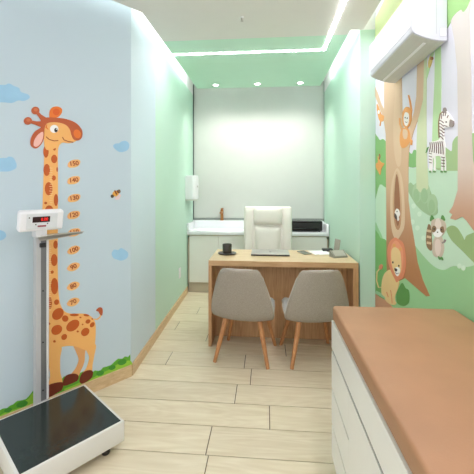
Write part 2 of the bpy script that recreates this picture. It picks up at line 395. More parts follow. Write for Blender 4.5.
# pale ruler ticks running down the neck
gdec('ruler_ticks', [(stroke([(49 + (k % 2) * .6, 168 + k * 2.3), (52.2, 168.2 + k * 2.3)], .5), 4.4, 0) for k in range(17)], [O_LIGHT], gi)
gdec('ruler_ticks', [(stroke([(48.6, 246 + k * 2.2), (50.6 + (k % 2) * .5, 246 + k * 2.2)], .45), 4.4, 0) for k in range(30)], [O_LIGHT], gi)
head = spline([(44.2, 132), (44.2, 126), (47, 121), (56, 119.5), (66, 120.5), (74, 124), (79, 130), (79, 137), (75.5, 141.3), (69, 143.2), (62, 142.8), (57, 147), (50, 150), (45, 148)], 5)
hd = gdec('head', [(head, 4.2, 0), (ellip(52, 137, 5, 6, 0), 4.3, 1)], [O_BODY, O_BODY], gi)
gdec('cap', [(spline([(40.5, 121), (45, 117.8), (55, 117.8), (66, 119.2), (75.5, 123), (81, 129), (82.2, 134), (81, 138.4), (77.6, 140.6), (73.6, 139.6), (71.2, 135.5), (69.6, 129.8), (66, 125.4), (60, 123), (52.5, 122.4), (47, 123.4), (44.6, 127), (43.6, 133), (42.4, 130)]), 5.2, 0), (ellip(76.8, 134, 3.6, 4.6, -20), 5.8, 1)], [O_CAP, O_EAR], hd)
gdec('ear', [(spline([(43.6, 126.5), (38.6, 129), (34, 132.4), (30.6, 139), (30.8, 145.5), (35.4, 148.6), (40.6, 145), (43.6, 138)]), 4.4, 0), (spline([(42.6, 132), (38, 134.5), (34.2, 140), (33.4, 145.4), (36.4, 146.8), (40.4, 143.4), (42.8, 137.6)]), 5, 1)], [O_CAP, O_PINK], hd)
gdec('ear', [(spline([(50, 118.4), (49.4, 112), (52, 107.6), (57.4, 106.6), (61.6, 109), (61.2, 113.6), (57, 117.6)]), 4.0, 0), (ellip(56, 112, 3.4, 3.4, 0), 4.6, 1)], [O_EAR, mat('decal_orange_deep', (222, 96, 26))], hd)
for kx, ky, mx_, my_ in ((35.2, 110.6, 44.5, 120.5), (27.7, 121, 42.5, 124.5)):
    gdec('horn', [(stroke([(kx, ky), ((kx + mx_) / 2, (ky + my_) / 2 + .3), (mx_, my_)], [2.6, 3.4, 6.4]), 4.6, 0), (ellip(kx, ky, 4, 3.8), 5.3, 0), (ellip(kx + .3, ky - .8, 2.0, 1.8), 5.8, 1)], [O_CAP, mat('decal_knob', (206, 116, 70))], hd)
ey = gdec('eye', [(ellip(53.9, 129, 4.2, 4.0), 5.6, 0)], [O_WHT], hd)
gdec('brow', [(stroke([(46.6, 124.5), (45.8, 127.4), (48, 129.6)], [.6, 1.6, .6]), 5.6, 0)], [O_EAR], hd)
gdec('pupil', [(ellip(55.6, 130.2, 1.7, 2.2), 6.4, 0), (ellip(56.2, 129.3, .6, .6), 6.9, 1)], [O_INK, O_WHT], hd)
gdec('mouth', [(stroke([(45.8, 136.8), (49, 139.6), (54, 141), (58, 140.6)], .9), 5.4, 0), (stroke([(62, 137.2), (63.8, 140), (68, 141.6), (73, 142.4)], .9), 5.4, 0)], [O_LINE], hd)
gdec('tail', [(stroke([(93.5, 319), (97, 319.4), (100, 317), (100.8, 314)], 1.2), 1.6, 0), (spline([(96, 310.4), (98.6, 307.6), (101.6, 307.6), (102.6, 311), (101.8, 315.4), (99.8, 314.4), (98.4, 311.8)]), 2.6, 1)], [O_BODY, O_CAP], gi)

def text_mesh(name, body, size, M, mtl, parent, extr=.0008, font_scale=(1, 1)):
    cu = bpy.data.curves.new('txt', 'FONT'); cu.body = body; cu.size = size; cu.align_x = 'CENTER'; cu.align_y = 'CENTER'; cu.extrude = extr; cu.offset = size * .02
    to = bpy.data.objects.new('txt', cu); C.objects.link(to)
    bpy.context.view_layer.update()
    me = bpy.data.meshes.new_from_object(to.evaluated_get(bpy.context.evaluated_depsgraph_get()))
    bpy.data.objects.remove(to); bpy.data.curves.remove(cu)
    me.transform(M)
    if parent is not None: me.transform(root_mat(parent).inverted())
    me.name = name; me.materials.clear(); me.materials.append(mtl)
    o = bpy.data.objects.new(name, me); C.objects.link(o); o.parent = parent
    return o
def wallM(p, right, up, nrm):
    m = Matrix((right, up, nrm)).transposed().to_4x4(); m.translation = p; return m
O_BADGE = mat('decal_badge', (245, 190, 122)); O_BADGE2 = mat('decal_badge_edge', (250, 212, 158))
GR = V((.640, .768, 0))
for num, cx, cy, nb in ((150, 73.9, 163.6, 'topmost'), (140, 73.6, 180.2, ''), (130, 74, 198, ''), (120, 73.6, 215, ''), (110, 74, 232.4, ''), (100, 73.6, 250, ''), (90, 73.4, 266.8, ''), (80, 73.2, 286, ''), (70, 73.2, 302, '')):
    p = Gp(cx, cy)
    t = thing('height_marker', 'small orange oval height marker reading %d beside the giraffe neck' % num, 'wall decal', tuple(p), 0, 'height markers beside the giraffe')
    rot = -14 if num > 100 else -26
    gdec('badge', [(ellip(cx, cy, 6.3, 3.9, rot), 1, 0), (ellip(cx - 3.4, cy + 1.8, 3, 2.4, 0), .9, 0), (ellip(cx + 3.4, cy - 1.8, 3, 2.4, 0), .9, 0)], [O_BADGE], t)
    r = math.radians(8 if num > 100 else 16)
    text_mesh('number', str(num), .040, wallM(p + GN * .0026, GR * math.cos(r) + V((0, 0, 1)) * math.sin(r), V((0, 0, 1)) * math.cos(r) - GR * math.sin(r), GN), O_LINE, t)
for pts, lab in (([(-6, 99), (-2, 86), (5, 85), (9, 83.5), (14, 86), (19, 88), (21, 92), (28, 94.5), (29.6, 98), (24, 101), (18, 100.6), (12, 103), (4, 102.4), (-4, 102)], 'pale blue cloud sticker, the highest one, up and left of the giraffe horns'),
                 ([(-6, 170), (-4, 160), (2, 158), (6, 158), (9, 156.6), (13, 157.6), (15, 160.4), (16.4, 164), (16, 168), (12, 170.4), (6, 171.6)], 'pale blue cloud sticker left of the giraffe neck, above the scale display'),
                 ([(113, 146), (115.4, 143.6), (119, 143.2), (121.6, 141.4), (126, 141), (129, 144), (128.4, 149), (124.4, 151.6), (119.6, 152), (115.6, 149.6)], 'pale blue cloud sticker by the wall corner above the bee sticker'),
                 ([(111.6, 253.6), (114, 249.6), (118, 250), (121, 248), (125, 250), (128, 253), (127, 258), (121.4, 260.6), (117, 259.6), (113.4, 258)], 'pale blue cloud sticker by the wall corner below the bee sticker'),
                 ([(-6, 238), (-2, 230.6), (3, 231), (5.6, 233.4), (5.8, 237), (2, 240), (-3, 240.4)], 'small pale blue cloud sticker at far left beside the scale column')):
    bm = BM(); decal(bm, spline(pts, 4), Gp, GN, 1)
    tag(obj('cloud_decal', bm, O_CLOUD, smooth=0), lab, 'wall decal', None)
p = Gp(116, 195)
t = thing('bee_decal', 'tiny brown and yellow bee sticker on the pale blue wall', 'wall decal', tuple(p))
gdec('body', [(ellip(115.6, 193.6, 3.4, 2.8, -30), 1, 0)], [mat('bee_yellow', (232, 170, 70))], t)
gdec('stripe', [(stroke([(114.6, 190.4), (116.6, 194.6)], 1.3), 2, 0), (stroke([(117, 190.4), (118.2, 193)], 1.2), 2, 0)], [O_HOOF], t)
gdec('head', [(ellip(112.2, 196.2, 1.6, 1.7), 1.6, 0)], [mat('bee_dark', (84, 74, 60))], t)
gdec('wing', [(ellip(119, 191.4, 1.5, 2), 1.6, 0)], [mat('bee_grey', (120, 100, 80))], t)
gdec('wing', [(ellip(117.4, 198, 2.6, 1.8, -20), 1.4, 0), (ellip(119.6, 195.6, 1.2, 1.4), 1.5, 0)], [mat('bee_wing', (232, 206, 206))], t)
# grass border along the skirting
gl = [(-10, 423), (-8, 408), (-2, 411), (3, 408.5), (7, 408), (10, 405.6), (13, 404.4), (17, 401), (22, 400.2), (26, 399), (29, 396), (32.7, 391), (38, 386), (44, 388), (50, 384), (56, 378.6), (61, 380), (64, 376.4), (70, 376), (74, 372.6), (79, 373.4), (84, 371), (90, 374), (95, 370.4), (100, 371), (103, 367.4), (107, 366.4), (111, 365), (114, 362), (118, 358.6), (122, 358.8), (125, 356.4), (128, 357), (130.3, 354.4)]
low = [(130.3, 367.2), (120, 371.2), (105, 377.2), (90, 383.2), (70, 391.3), (50, 399.4), (30, 407.4), (10, 415.5)]
bm = BM(); decal(bm, gl + low, Gp, GN, .4, 0)
decal(bm, spline([(131, 361), (126, 361), (118, 364), (110, 369), (100, 374), (92, 378), (84, 380.4), (74, 385), (64, 389), (70, 391), (90, 383.3), (110, 375.4), (130.3, 367.3)], 3), Gp, GN, .9, 1)
decal(bm, spline([(33, 393), (29, 398), (24, 402), (18, 408), (8, 411), (-2, 417), (10, 415.4), (24, 410), (34, 406), (48, 400), (46, 394)], 3), Gp, GN, .9, 1)
for e in ((100, 373, 4, 2.6), (122, 362, 4.6, 2.8), (88, 377, 3.6, 2.2), (112, 367.5, 3.6, 2.2), (22, 404, 6, 3), (8, 410, 4, 2.2)):
    decal(bm, ellip(e[0], e[1], e[2], e[3], -18), Gp, GN, 1.3, 2)
tag(obj('grass_decal', bm, [O_GR1, O_GR2, O_GR3], smooth=0), 'strip of bright green leafy grass stickers along the skirting under the giraffe', 'wall decal')

# ------------------------------------------------------------------ forest mural
fm = thing('forest_mural', 'printed forest animal mural covering the right wall above the tan pad', 'mural', (MX, 1.8, 0))
def zc(n, c): return mat('mural_' + n, c)
K_SKY = zc('sky', (229, 230, 240)); K_MEAD = zc('meadow', (198, 228, 200)); K_GRASS = zc('grass', (156, 206, 150)); K_BUSH = zc('bush', (168, 198, 142)); K_BUSHD = zc('bush_deep', (132, 188, 116))
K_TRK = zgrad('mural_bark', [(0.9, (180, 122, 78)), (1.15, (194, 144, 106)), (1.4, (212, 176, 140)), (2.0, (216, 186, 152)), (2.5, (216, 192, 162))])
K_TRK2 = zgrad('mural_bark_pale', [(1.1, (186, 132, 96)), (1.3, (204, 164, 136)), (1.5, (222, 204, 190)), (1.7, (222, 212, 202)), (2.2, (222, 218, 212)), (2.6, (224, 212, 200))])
K_BARKL = zc('bark_light', (222, 194, 160)); K_BARKD = zc('bark_dark', (158, 104, 68))
K_OLIVE = zc('olive_trunk', (206, 218, 176)); K_LIME = zc('lime_trunk', (186, 220, 164)); K_LEAF = zc('leaf', (160, 208, 134)); K_LEAFY = zc('leaf_yellow', (214, 226, 168))
K_LIONB = zc('lion_body', (240, 208, 148)); K_MANE = zc('mane', (226, 138, 100)); K_ORG = zc('orange', (232, 164, 92)); K_WHT = zc('white', (250, 248, 244)); K_INK = zc('ink', (62, 44, 36)); K_STR = zc('stripe', (108, 78, 76)); K_GREY = zc('grey', (150, 138, 132)); K_RAC = zc('raccoon', (208, 192, 172)); K_RACD = zc('raccoon_brown', (140, 108, 72)); K_DKG = zc('dark_green', (92, 150, 76)); K_PINK = zc('pink_earth', (214, 160, 128))
bm = BM(); add_box(bm, (MX - .0005, -1.15, 0.1), (MX + .001, YJ - .001, 2.79)); obj('backdrop', bm, K_SKY, fm, world=True, smooth=0)
def ext(pts): return pts
mdec('meadow', [([(375.5, 184), (388, 184.5), (410, 168), (430, 168.5), (474, 171), (560, 176), (560, 340), (470, 345), (375.5, 320)], 1, 0)], [K_MEAD], fm)
mdec('grass', [(spline([(374, 228), (380, 231), (388, 240), (409, 196), (416, 206), (424, 218), (436, 232), (452, 246), (474, 262), (520, 290), (545, 345), (470, 350), (374, 322)], 4), 1.6, 0)], [K_GRASS], fm)
mdec('path', [(spline([(409, 192), (418, 200), (428, 212), (446, 232), (460, 246), (476, 262), (468, 267), (454, 266), (444, 270), (434, 266), (424, 256), (416, 246), (410, 236)], 4), 2.0, 0)] + [(ellip(a, b, 2.2, 2.6), 2.4, 1) for a, b in ((414, 206), (420, 214), (418, 228), (424, 238), (460, 266), (464, 268), (413, 222))], [K_MEAD, zc('spark', (214, 238, 214))], fm)
mdec('bush', [(spline([(374, 200), (374, 138), (377, 136), (380, 140), (383, 139), (386, 142), (388, 150), (388, 186), (380, 184.5)], 4), 1.4, 0)], [K_BUSHD], fm)
mdec('bush', [(spline([(374, 305), (374, 236), (378, 233), (381, 238), (386, 240), (388, 250), (388, 285), (384, 300)], 4), 2.2, 0)], [zc('bush_left', (122, 184, 104))], fm)
mdec('bush', [(spline([(408, 166), (408, 152), (412, 154), (414, 150), (417, 152), (418, 166)], 4), 1.4, 0)], [K_BUSHD], fm)
mdec('bush', [(spline([(438, 170), (438, 160), (440, 148), (445, 147), (448, 149), (452, 151), (453, 142), (457, 136.5), (461, 136), (470, 140), (471, 134), (476, 132.5), (484, 128), (498, 130), (512, 150), (515, 175), (474, 171)], 4), 1.4, 0)], [K_BUSH], fm)
for e_, l_ in (((417.5, 193, 4.6, 9.5, 0), 2.5), ((425.5, 193, 5.2, 10.5, 0), 2.55), ((433, 204, 5.0, 10, 0), 2.6)):
    mdec('bush', [(ellip(*e_), l_, 0), (ellip(e_[0] - .6, e_[1] + 2.4, e_[2] * .66, e_[3] * .7), l_ + .5, 1)], [zc('bush_mid_lobe', (172, 204, 160)), zc('bush_mid_core', (160, 196, 148))], fm)
mdec('bush', [(spline([(408, 186), (411, 182.5), (414, 185), (417, 183), (420, 186), (423, 188), (427, 187), (431, 191), (433, 199), (437, 204), (438, 213), (432, 216), (424, 212), (416, 204), (409, 192)], 4), 2.4, 0)], [zc('bush_mid', (160, 194, 148))], fm)
mdec('bush', [(spline([(447, 230), (449, 227), (453, 225.5), (458, 228), (463, 236), (465, 240), (467, 236), (472, 233.5), (478, 232), (492, 232), (500, 250), (505, 290), (492, 278), (476, 264), (462, 250), (452, 240)], 4), 2.4, 0)], [zc('bush_olive', (152, 182, 122))], fm)
# trees
mdec('tree', [([(417, 190), (416.6, 160), (417.5, 130), (420, 100), (423, 60), (424, 40), (428, 40), (427, 70), (426.6, 120), (427.4, 160), (429, 188), (424, 194)], 2.7, 0)], [K_OLIVE], fm, 'pale olive trunk with no branches')
mdec('tree', [([(434, 168), (432.6, 140), (433.6, 110), (435, 80), (435.4, 40), (441, 40), (441.6, 80), (441.2, 120), (441.4, 150), (442, 168)], 2.0, 0), ([(424, 80), (430, 60), (433, 40), (437, 40), (432, 62), (425.6, 84)], 1.8, 0)], [K_LIME], fm, 'light green trunk behind the zebra')
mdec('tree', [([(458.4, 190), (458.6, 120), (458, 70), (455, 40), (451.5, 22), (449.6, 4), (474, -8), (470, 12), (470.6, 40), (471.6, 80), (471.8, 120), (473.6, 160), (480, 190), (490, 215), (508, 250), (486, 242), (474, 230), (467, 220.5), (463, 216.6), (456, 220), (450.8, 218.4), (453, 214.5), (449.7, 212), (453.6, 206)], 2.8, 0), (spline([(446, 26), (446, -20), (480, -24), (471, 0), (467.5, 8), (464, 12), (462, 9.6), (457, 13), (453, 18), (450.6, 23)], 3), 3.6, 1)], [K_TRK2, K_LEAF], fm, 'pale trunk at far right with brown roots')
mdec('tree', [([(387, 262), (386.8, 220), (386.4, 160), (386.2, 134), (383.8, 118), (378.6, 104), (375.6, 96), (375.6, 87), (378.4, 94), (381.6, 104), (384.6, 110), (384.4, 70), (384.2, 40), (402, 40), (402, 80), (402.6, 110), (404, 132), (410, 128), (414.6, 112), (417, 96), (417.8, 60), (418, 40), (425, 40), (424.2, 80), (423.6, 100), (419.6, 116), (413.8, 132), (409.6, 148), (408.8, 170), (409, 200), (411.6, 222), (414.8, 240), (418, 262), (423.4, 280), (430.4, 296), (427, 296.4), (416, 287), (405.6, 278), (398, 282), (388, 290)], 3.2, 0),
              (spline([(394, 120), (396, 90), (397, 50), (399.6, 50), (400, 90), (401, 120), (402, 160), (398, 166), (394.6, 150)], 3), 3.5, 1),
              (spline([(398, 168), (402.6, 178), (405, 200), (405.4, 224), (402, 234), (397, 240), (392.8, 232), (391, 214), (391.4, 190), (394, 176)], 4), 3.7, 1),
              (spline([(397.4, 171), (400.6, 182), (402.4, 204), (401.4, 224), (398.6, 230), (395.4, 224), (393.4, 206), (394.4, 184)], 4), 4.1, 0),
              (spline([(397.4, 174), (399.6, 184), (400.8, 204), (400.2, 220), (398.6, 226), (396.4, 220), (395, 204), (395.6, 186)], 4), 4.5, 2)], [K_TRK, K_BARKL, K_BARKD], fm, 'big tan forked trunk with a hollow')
mdec('canopy', [([(375, 40), (375, 20), (400, -30), (450, -90), (480, -110), (480, -60), (450, -40), (425, 0), (404, 20), (385, 42)], 3.9, 0)] , [K_LEAFY], fm)
mdec('ground', [(spline([(374, 294), (380, 297), (388, 302), (393, 310), (374, 312)], 3), 2.8, 0)], [K_PINK], fm)
mdec('path_edge', [(stroke([(376, 292), (382, 295), (388, 299), (393, 304.5)], 3), 3.0, 0)], [zc('path_edge', (164, 214, 168))], fm)
mdec('bush', [(spline([(398, 303), (397, 294), (400, 287), (403, 283), (406, 288), (409, 290), (410, 296), (409, 303), (404, 306)], 4), 4.0, 0)], [K_DKG], fm)
# lion
li = mdec('lion', [(spline([(392, 270), (386, 272.6), (383, 279), (382, 287), (382.4, 294), (385.4, 297), (386.6, 301), (391, 304.4), (396, 304.4), (395.4, 297), (398.6, 288), (399.4, 280)], 4), 4.6, 0), (stroke([(391.4, 290), (392.6, 298), (393, 303.6)], .7), 5, 1), (stroke([(387.4, 292), (389, 297)], .8), 5, 1)], [K_LIONB, K_MANE], fm, 'sitting lion with an orange mane')
mdec('mane', [(spline([(395.6, 237.6), (391, 241), (388.4, 248), (388.4, 258), (390, 266), (392.6, 273), (395.6, 279), (397.6, 282.4), (400.6, 279.6), (404, 277.6), (406.4, 268), (406.6, 258), (405.4, 248), (403.4, 242.4), (399, 239)], 4), 5.2, 0), (spline([(396.2, 240.6), (392.6, 245), (391, 254), (391.8, 264), (396, 274), (399, 277), (402.6, 272), (404, 262), (403.6, 250), (400, 243)], 4), 5.6, 1)], [K_MANE, zc('mane_light', (236, 156, 118))], li)
mdec('face', [(spline([(396, 247), (392.6, 250), (392.2, 258), (393.4, 267), (396.6, 275), (399.4, 275.6), (402, 270), (402.2, 260), (400.8, 251)], 4), 6, 0), (spline([(395.6, 269), (397, 275), (399.4, 275.8), (401.4, 270), (398.6, 267)], 3), 6.3, 1)], [K_LIONB, K_WHT], li)
mdec('eye', [(ellip(393.9, 262.4, .75, 1.1), 6.8, 0)], [K_INK], li); mdec('eye', [(ellip(399.9, 265.8, .75, 1.1), 6.8, 0)], [K_INK], li)
mdec('nose', [(spline([(395.6, 268.2), (398.4, 269.2), (397.6, 271.6), (396.2, 271)], 3), 6.8, 0), (stroke([(396.4, 272.4), (398, 274), (400, 273)], .5), 6.8, 0)], [K_INK], li)
mdec('ear', [(ellip(395.2, 245.6, 1.5, 1.9), 6, 0)], [K_ORG], li); mdec('ear', [(ellip(401.6, 249, 1.3, 1.9), 6, 0)], [K_ORG], li)
mdec('tail', [(stroke([(384, 287.4), (379, 287.4), (377.2, 281), (377.6, 272), (380, 269)], 1), 4.4, 0), (ellip(381.4, 267, 1.9, 2.8, 20), 4.8, 1)], [K_LIONB, K_MANE], li)
mdec('foot', [(ellip(395, 303, 1.8, 1.6), 5.4, 0)], [K_LIONB], li)
# zebra
ze = mdec('zebra', [(spline([(440.4, 116), (440, 126), (440.6, 138), (436, 141), (432, 142), (430, 146), (429.6, 154), (430.2, 164), (429.8, 171), (432.6, 171.4), (433, 162), (435, 157), (441, 156.4), (442, 164), (442, 171), (443.8, 171), (444, 158), (446, 155), (445.8, 145), (444.6, 136), (444.6, 128), (446, 124), (444, 116)], 4), 4, 0),
    (stroke([(435.4, 155), (435.8, 163), (435.4, 171)], 1.4), 3.8, 0), (stroke([(445, 153), (446, 162), (446, 171)], 1.4), 3.8, 0)], [K_WHT], fm, 'striped zebra standing')
mdec('head', [(spline([(440.6, 117), (442.4, 111.6), (446, 110.4), (449.6, 114), (453, 118.4), (454.4, 122.6), (453, 126.6), (449.4, 127), (445, 127.6), (441, 126)], 4), 4.6, 0)], [K_WHT], ze)
mdec('muzzle', [(spline([(451.4, 119.6), (454, 120.6), (454.6, 124), (453, 127), (450.4, 126.4), (450.6, 122.6)], 4), 5.2, 0)], [K_GREY], ze)
mdec('eye', [(ellip(447.4, 122, .7, .9), 5.4, 0)], [K_INK], ze)
mdec('ear', [(spline([(444, 113), (444.2, 108.4), (446.2, 107.8), (447.2, 112)], 3), 5, 0)], [K_GREY], ze)
mdec('mane', [(stroke([(445, 110.6), (441.4, 114), (439.8, 122), (439.8, 132), (440, 138)], [1, 1.4, 1.2, 1.2, .6]), 4.9, 0)], [K_RACD], ze)
st = [[(440.4, 120 + 3.2 * k), (442.6, 121 + 3.2 * k), (445 - .1 * k, 123 + 3.3 * k)] for k in range(6)]
st += [[(431 + 2.0 * k, 142.4 - .2 * k), (431.4 + 2.1 * k, 147), (430.6 + 2.3 * k, 152 + .4 * k)] for k in range(7)]
st += [[(430, 153 + 3 * k), (432.8, 154 + 3 * k)] for k in range(4)] + [[(442.2, 157 + 3 * k), (445.8, 157.6 + 3 * k)] for k in range(4)] + [[(445, 112), (444.4, 116)], [(447.4, 112), (446.2, 116)], [(449.6, 115), (448.2, 118)], [(443, 114), (442.6, 119)], [(445, 125.4), (448.6, 126.4)]]
mdec('stripes', [(stroke(s, .75), 5.4, 0) for s in st], [K_STR], ze)
mdec('tail', [(stroke([(430, 147), (428, 148), (426.6, 153)], .9), 3.6, 0)], [K_DKG], ze)
for x in (431, 435.2, 442.6, 446): mdec('hoof', [(ellip(x, 171.6, 1.1, 1.0), 5, 0)], [K_DKG], ze)
# raccoon
ra = mdec('raccoon', [(spline([(437, 236), (434, 241), (433, 249), (434.4, 255.4), (438, 257.4), (442, 257), (444.6, 251), (444.4, 243), (442.4, 237)], 4), 4, 0), (spline([(436.8, 240), (435.8, 248), (437.6, 255), (440.4, 255), (442, 248), (440.6, 240)], 4), 4.4, 1), (stroke([(443, 243), (445, 242), (446.2, 239.6)], [1.6, 1.6, 1.8]), 4.4, 2)], [K_RAC, zc('raccoon_belly', (230, 212, 200)), K_GREY], fm, 'small raccoon with a ringed tail')
mdec('head', [(spline([(432, 226), (432.6, 221), (436, 218.8), (441, 218.8), (445, 221), (446.6, 227), (445.6, 231.6), (442.6, 236), (438.6, 237.6), (434.8, 235.4), (432.6, 231)], 4), 4.8, 0), (spline([(435.2, 231), (434.8, 235), (438.6, 237.4), (442.6, 235.6), (444, 231), (439.6, 229)], 4), 5.4, 1), (spline([(437.6, 219), (436, 225), (438, 229.6), (441.4, 230), (442.6, 225), (440.4, 219)], 4), 5.2, 2)], [K_RAC, K_WHT, zc('raccoon_brow', (232, 218, 206))], ra)
mdec('mask', [(spline([(433.2, 228), (434.8, 225.6), (437.2, 227), (437.4, 230), (435.2, 232.4), (433, 231)], 4), 5.8, 0)], [K_RACD], ra)
mdec('mask', [(spline([(445.4, 230), (444.4, 226.4), (441.8, 227.4), (441.4, 230.4), (443.2, 232.8), (445.2, 232)], 4), 5.8, 0)], [K_RACD], ra)
for x, y in ((435.6, 229), (442.8, 229.6)): mdec('eye', [(ellip(x, y, .8, .9), 6.4, 0)], [K_INK], ra)
mdec('nose', [(ellip(438.9, 232.2, .7, .6), 6.2, 0)], [K_INK], ra)
for x in (432.6, 443.4): mdec('ear', [(spline([(x - 1.8, 221), (x - .8, 215.6), (x + .8, 216), (x + 2.2, 220.4)], 3), 4.4, 0)], [K_DKG], ra)
mdec('tail', [(spline([(432.4, 250), (428.6, 248.4), (426.8, 243), (427, 234), (428, 228), (429.4, 224), (431.6, 227), (432.4, 236)], 4), 3.6, 0)] + [(stroke([(427.6, 230.5 + 6 * k), (432, 231.5 + 6 * k)], 2.4), 4, 1) for k in range(3)], [K_RACD, zc('tail_band', (216, 190, 150))], ra)
mdec('foot', [(ellip(440.2, 258, .9, 2.0, -25), 5, 0)], [K_DKG], ra); mdec('foot', [(ellip(442.8, 258.6, .9, 2.0, -25), 5, 0)], [K_DKG], ra)
# monkey on the branch
mo = mdec('monkey', [(spline([(404, 128), (401, 133), (400.6, 142), (403, 148), (408, 146), (411, 140), (410.4, 132), (408, 128)], 4), 4.6, 0), (spline([(404.4, 129), (403.4, 134), (405, 139), (408, 138), (408.4, 131)], 4), 5, 1), (stroke([(410.4, 122), (411.8, 110), (410.4, 101), (409, 95)], [1.6, 1.4, 1.2, 1]), 4.4, 0), (stroke([(403, 131), (400.6, 124), (400.4, 118)], [1.6, 1.4, 1.6]), 4.4, 0), (stroke([(409.6, 138), (412, 141), (411.6, 145)], 1.6), 5, 0)], [K_ORG, K_BARKL], fm, 'orange monkey hanging from the branch')
mdec('head', [(spline([(406, 107.6), (403.6, 112), (403, 120), (404.6, 126), (407.6, 128), (410.6, 124.6), (412, 117), (411, 110), (408.6, 107)], 4), 5.2, 0), (spline([(406, 112.6), (404.6, 118), (405.4, 124), (407.6, 126), (409.6, 122.6), (410, 115), (408.4, 112.6)], 4), 5.8, 1)], [K_ORG, K_WHT], mo)
for x, y in ((406.3, 117.6), (408.4, 118.2)): mdec('eye', [(ellip(x, y, .5, .8), 6.4, 0)], [K_INK], mo)
mdec('ear', [(ellip(402.6, 116.8, 1.3, 2.3), 5, 0)], [K_BARKL], mo)
mdec('mouth', [(stroke([(406.4, 121.6), (407.4, 122.6), (408.6, 121.8)], .5), 6.4, 0)], [K_STR], mo)
# squirrels, leafy bits and the owl in the hollow
sq = mdec('squirrel', [(spline([(377.4, 104), (379.4, 108), (381.4, 114), (384.6, 116), (383.4, 121), (380.4, 121), (378.6, 116), (377.6, 110)], 4), 4.4, 0), (ellip(379.4, 112, 1, 2), 4.8, 1), (stroke([(381, 121), (380.4, 126)], .8), 4.4, 0)], [K_ORG, K_WHT], fm, 'orange squirrel on the left branch')
sp = mdec('squirrel', [(spline([(378.4, 156), (379.8, 160), (382, 162.4), (384.8, 163.6), (382.8, 167), (381.6, 170), (380.6, 175), (378.8, 171.6), (376.8, 168), (376.6, 163.6), (378.6, 162)], 4), 4.4, 0), (stroke([(378.6, 161), (380.4, 156.6), (379.8, 154)], 1), 4.2, 1)], [K_ORG, K_BARKD], fm, 'leaping orange squirrel left of the big trunk')
ow = mdec('owl', [(spline([(397.4, 208.6), (395.8, 212), (396.4, 216), (398.8, 218), (400.8, 214.4), (399.8, 210)], 4), 5.2, 0), (ellip(399, 219, 1.0, 2.0), 5.0, 0)], [K_WHT], fm, 'little white bird in the trunk hollow')
mdec('wing', [(spline([(395.6, 213), (395.4, 217), (397.6, 219.8), (397.8, 216)], 3), 5.8, 0)], [K_INK], ow)
mdec('eye', [(ellip(398, 211.6, .5, .7), 5.8, 0)], [K_INK], ow)
bi = mdec('bird', [(spline([(431, 56), (432.6, 60), (431.4, 65), (429.8, 68), (429, 63)], 4), 4.6, 0), (ellip(432.4, 58.4, 1.2, 1.7), 5, 1)], [zc('bird_gold', (214, 190, 110)), K_BARKD], fm, 'small golden bird under the air conditioner')

# ------------------------------------------------------------------ air conditioner
t = thing('air_conditioner', 'white wall mounted split air conditioner high on the mural wall', 'air conditioner', (MX, 2.185, 2.15))
Y0, Y1 = 1.83, 2.54
prof = [(.747, 2.42), (.747, 2.222), (.752, 2.207), (.768, 2.194), (.80, 2.179), (.84, 2.165), (.885, 2.155), (.921, 2.152), (.921, 2.42)]
bm = BM(); add_prism(bm, [(x, 0, z) for x, z in prof], (0, Y0, 0), (0, Y1, 0))
M_AC = mat('ac_white_plastic', (214, 218, 226), .4, var=.005)
obj('casing', bm, M_AC, t, world=True, smooth=25)
bm = BM(); add_box(bm, (.7445, Y0 + .004, 2.232), (.7475, Y1 - .004, 2.418), .001, 1); obj('front_panel', bm, M_AC, t, world=True)
bm = BM(); add_box(bm, (.92, Y0 + .10, 2.22), (.9285, Y1 - .10, 2.38)); obj('mounting_plate', bm, M_SILVER, t, world=True, smooth=0)
bm = BM()       # underside louvre following the belly curve
und = [(.757, 2.199), (.80, 2.1765), (.84, 2.1625), (.885, 2.1525), (.912, 2.150)]
add_prism(bm, [(x, 0, z) for x, z in und] + [(x, 0, z + .004) for x, z in und[::-1]], (0, Y0 + .012, 0), (0, Y1 - .012, 0))
obj('louvre', bm, M_PLASTS, t, world=True, smooth=0)
bm = BM(); add_prism(bm, [(.826, 0, 2.163), (.838, 0, 2.159), (.838, 0, 2.166), (.826, 0, 2.170)], (0, Y0 + .05, 0), (0, Y1 - .03, 0)); obj('louvre_rib', bm, M_WHITE, t, world=True, smooth=0)
M_LINE = mat('seam_grey', (178, 182, 188), .6)
bm = BM()
for x in (.758, .868): add_box(bm, (x, Y0 - .0006, 2.19), (x + .0015, Y0 + .001, 2.418))
obj('seam', bm, M_LINE, t, world=True, smooth=0)
bm = BM(); add_box(bm, (.886, Y0 - .0008, 2.175), (.919, Y0 + .001, 2.220), .0004, 1); add_box(bm, (.8875, Y0 - .0014, 2.1765), (.9175, Y0 + .001, 2.2185), mi=1)
obj('drain_cover', bm, [M_LINE, M_PLAST], t, world=True, smooth=0)
bm = BM(); add_box(bm, (.752, Y0 + .01, 2.4195), (.918, Y1 - .01, 2.4225)); obj('top_grille', bm, M_BLACK, t, world=True, smooth=0)

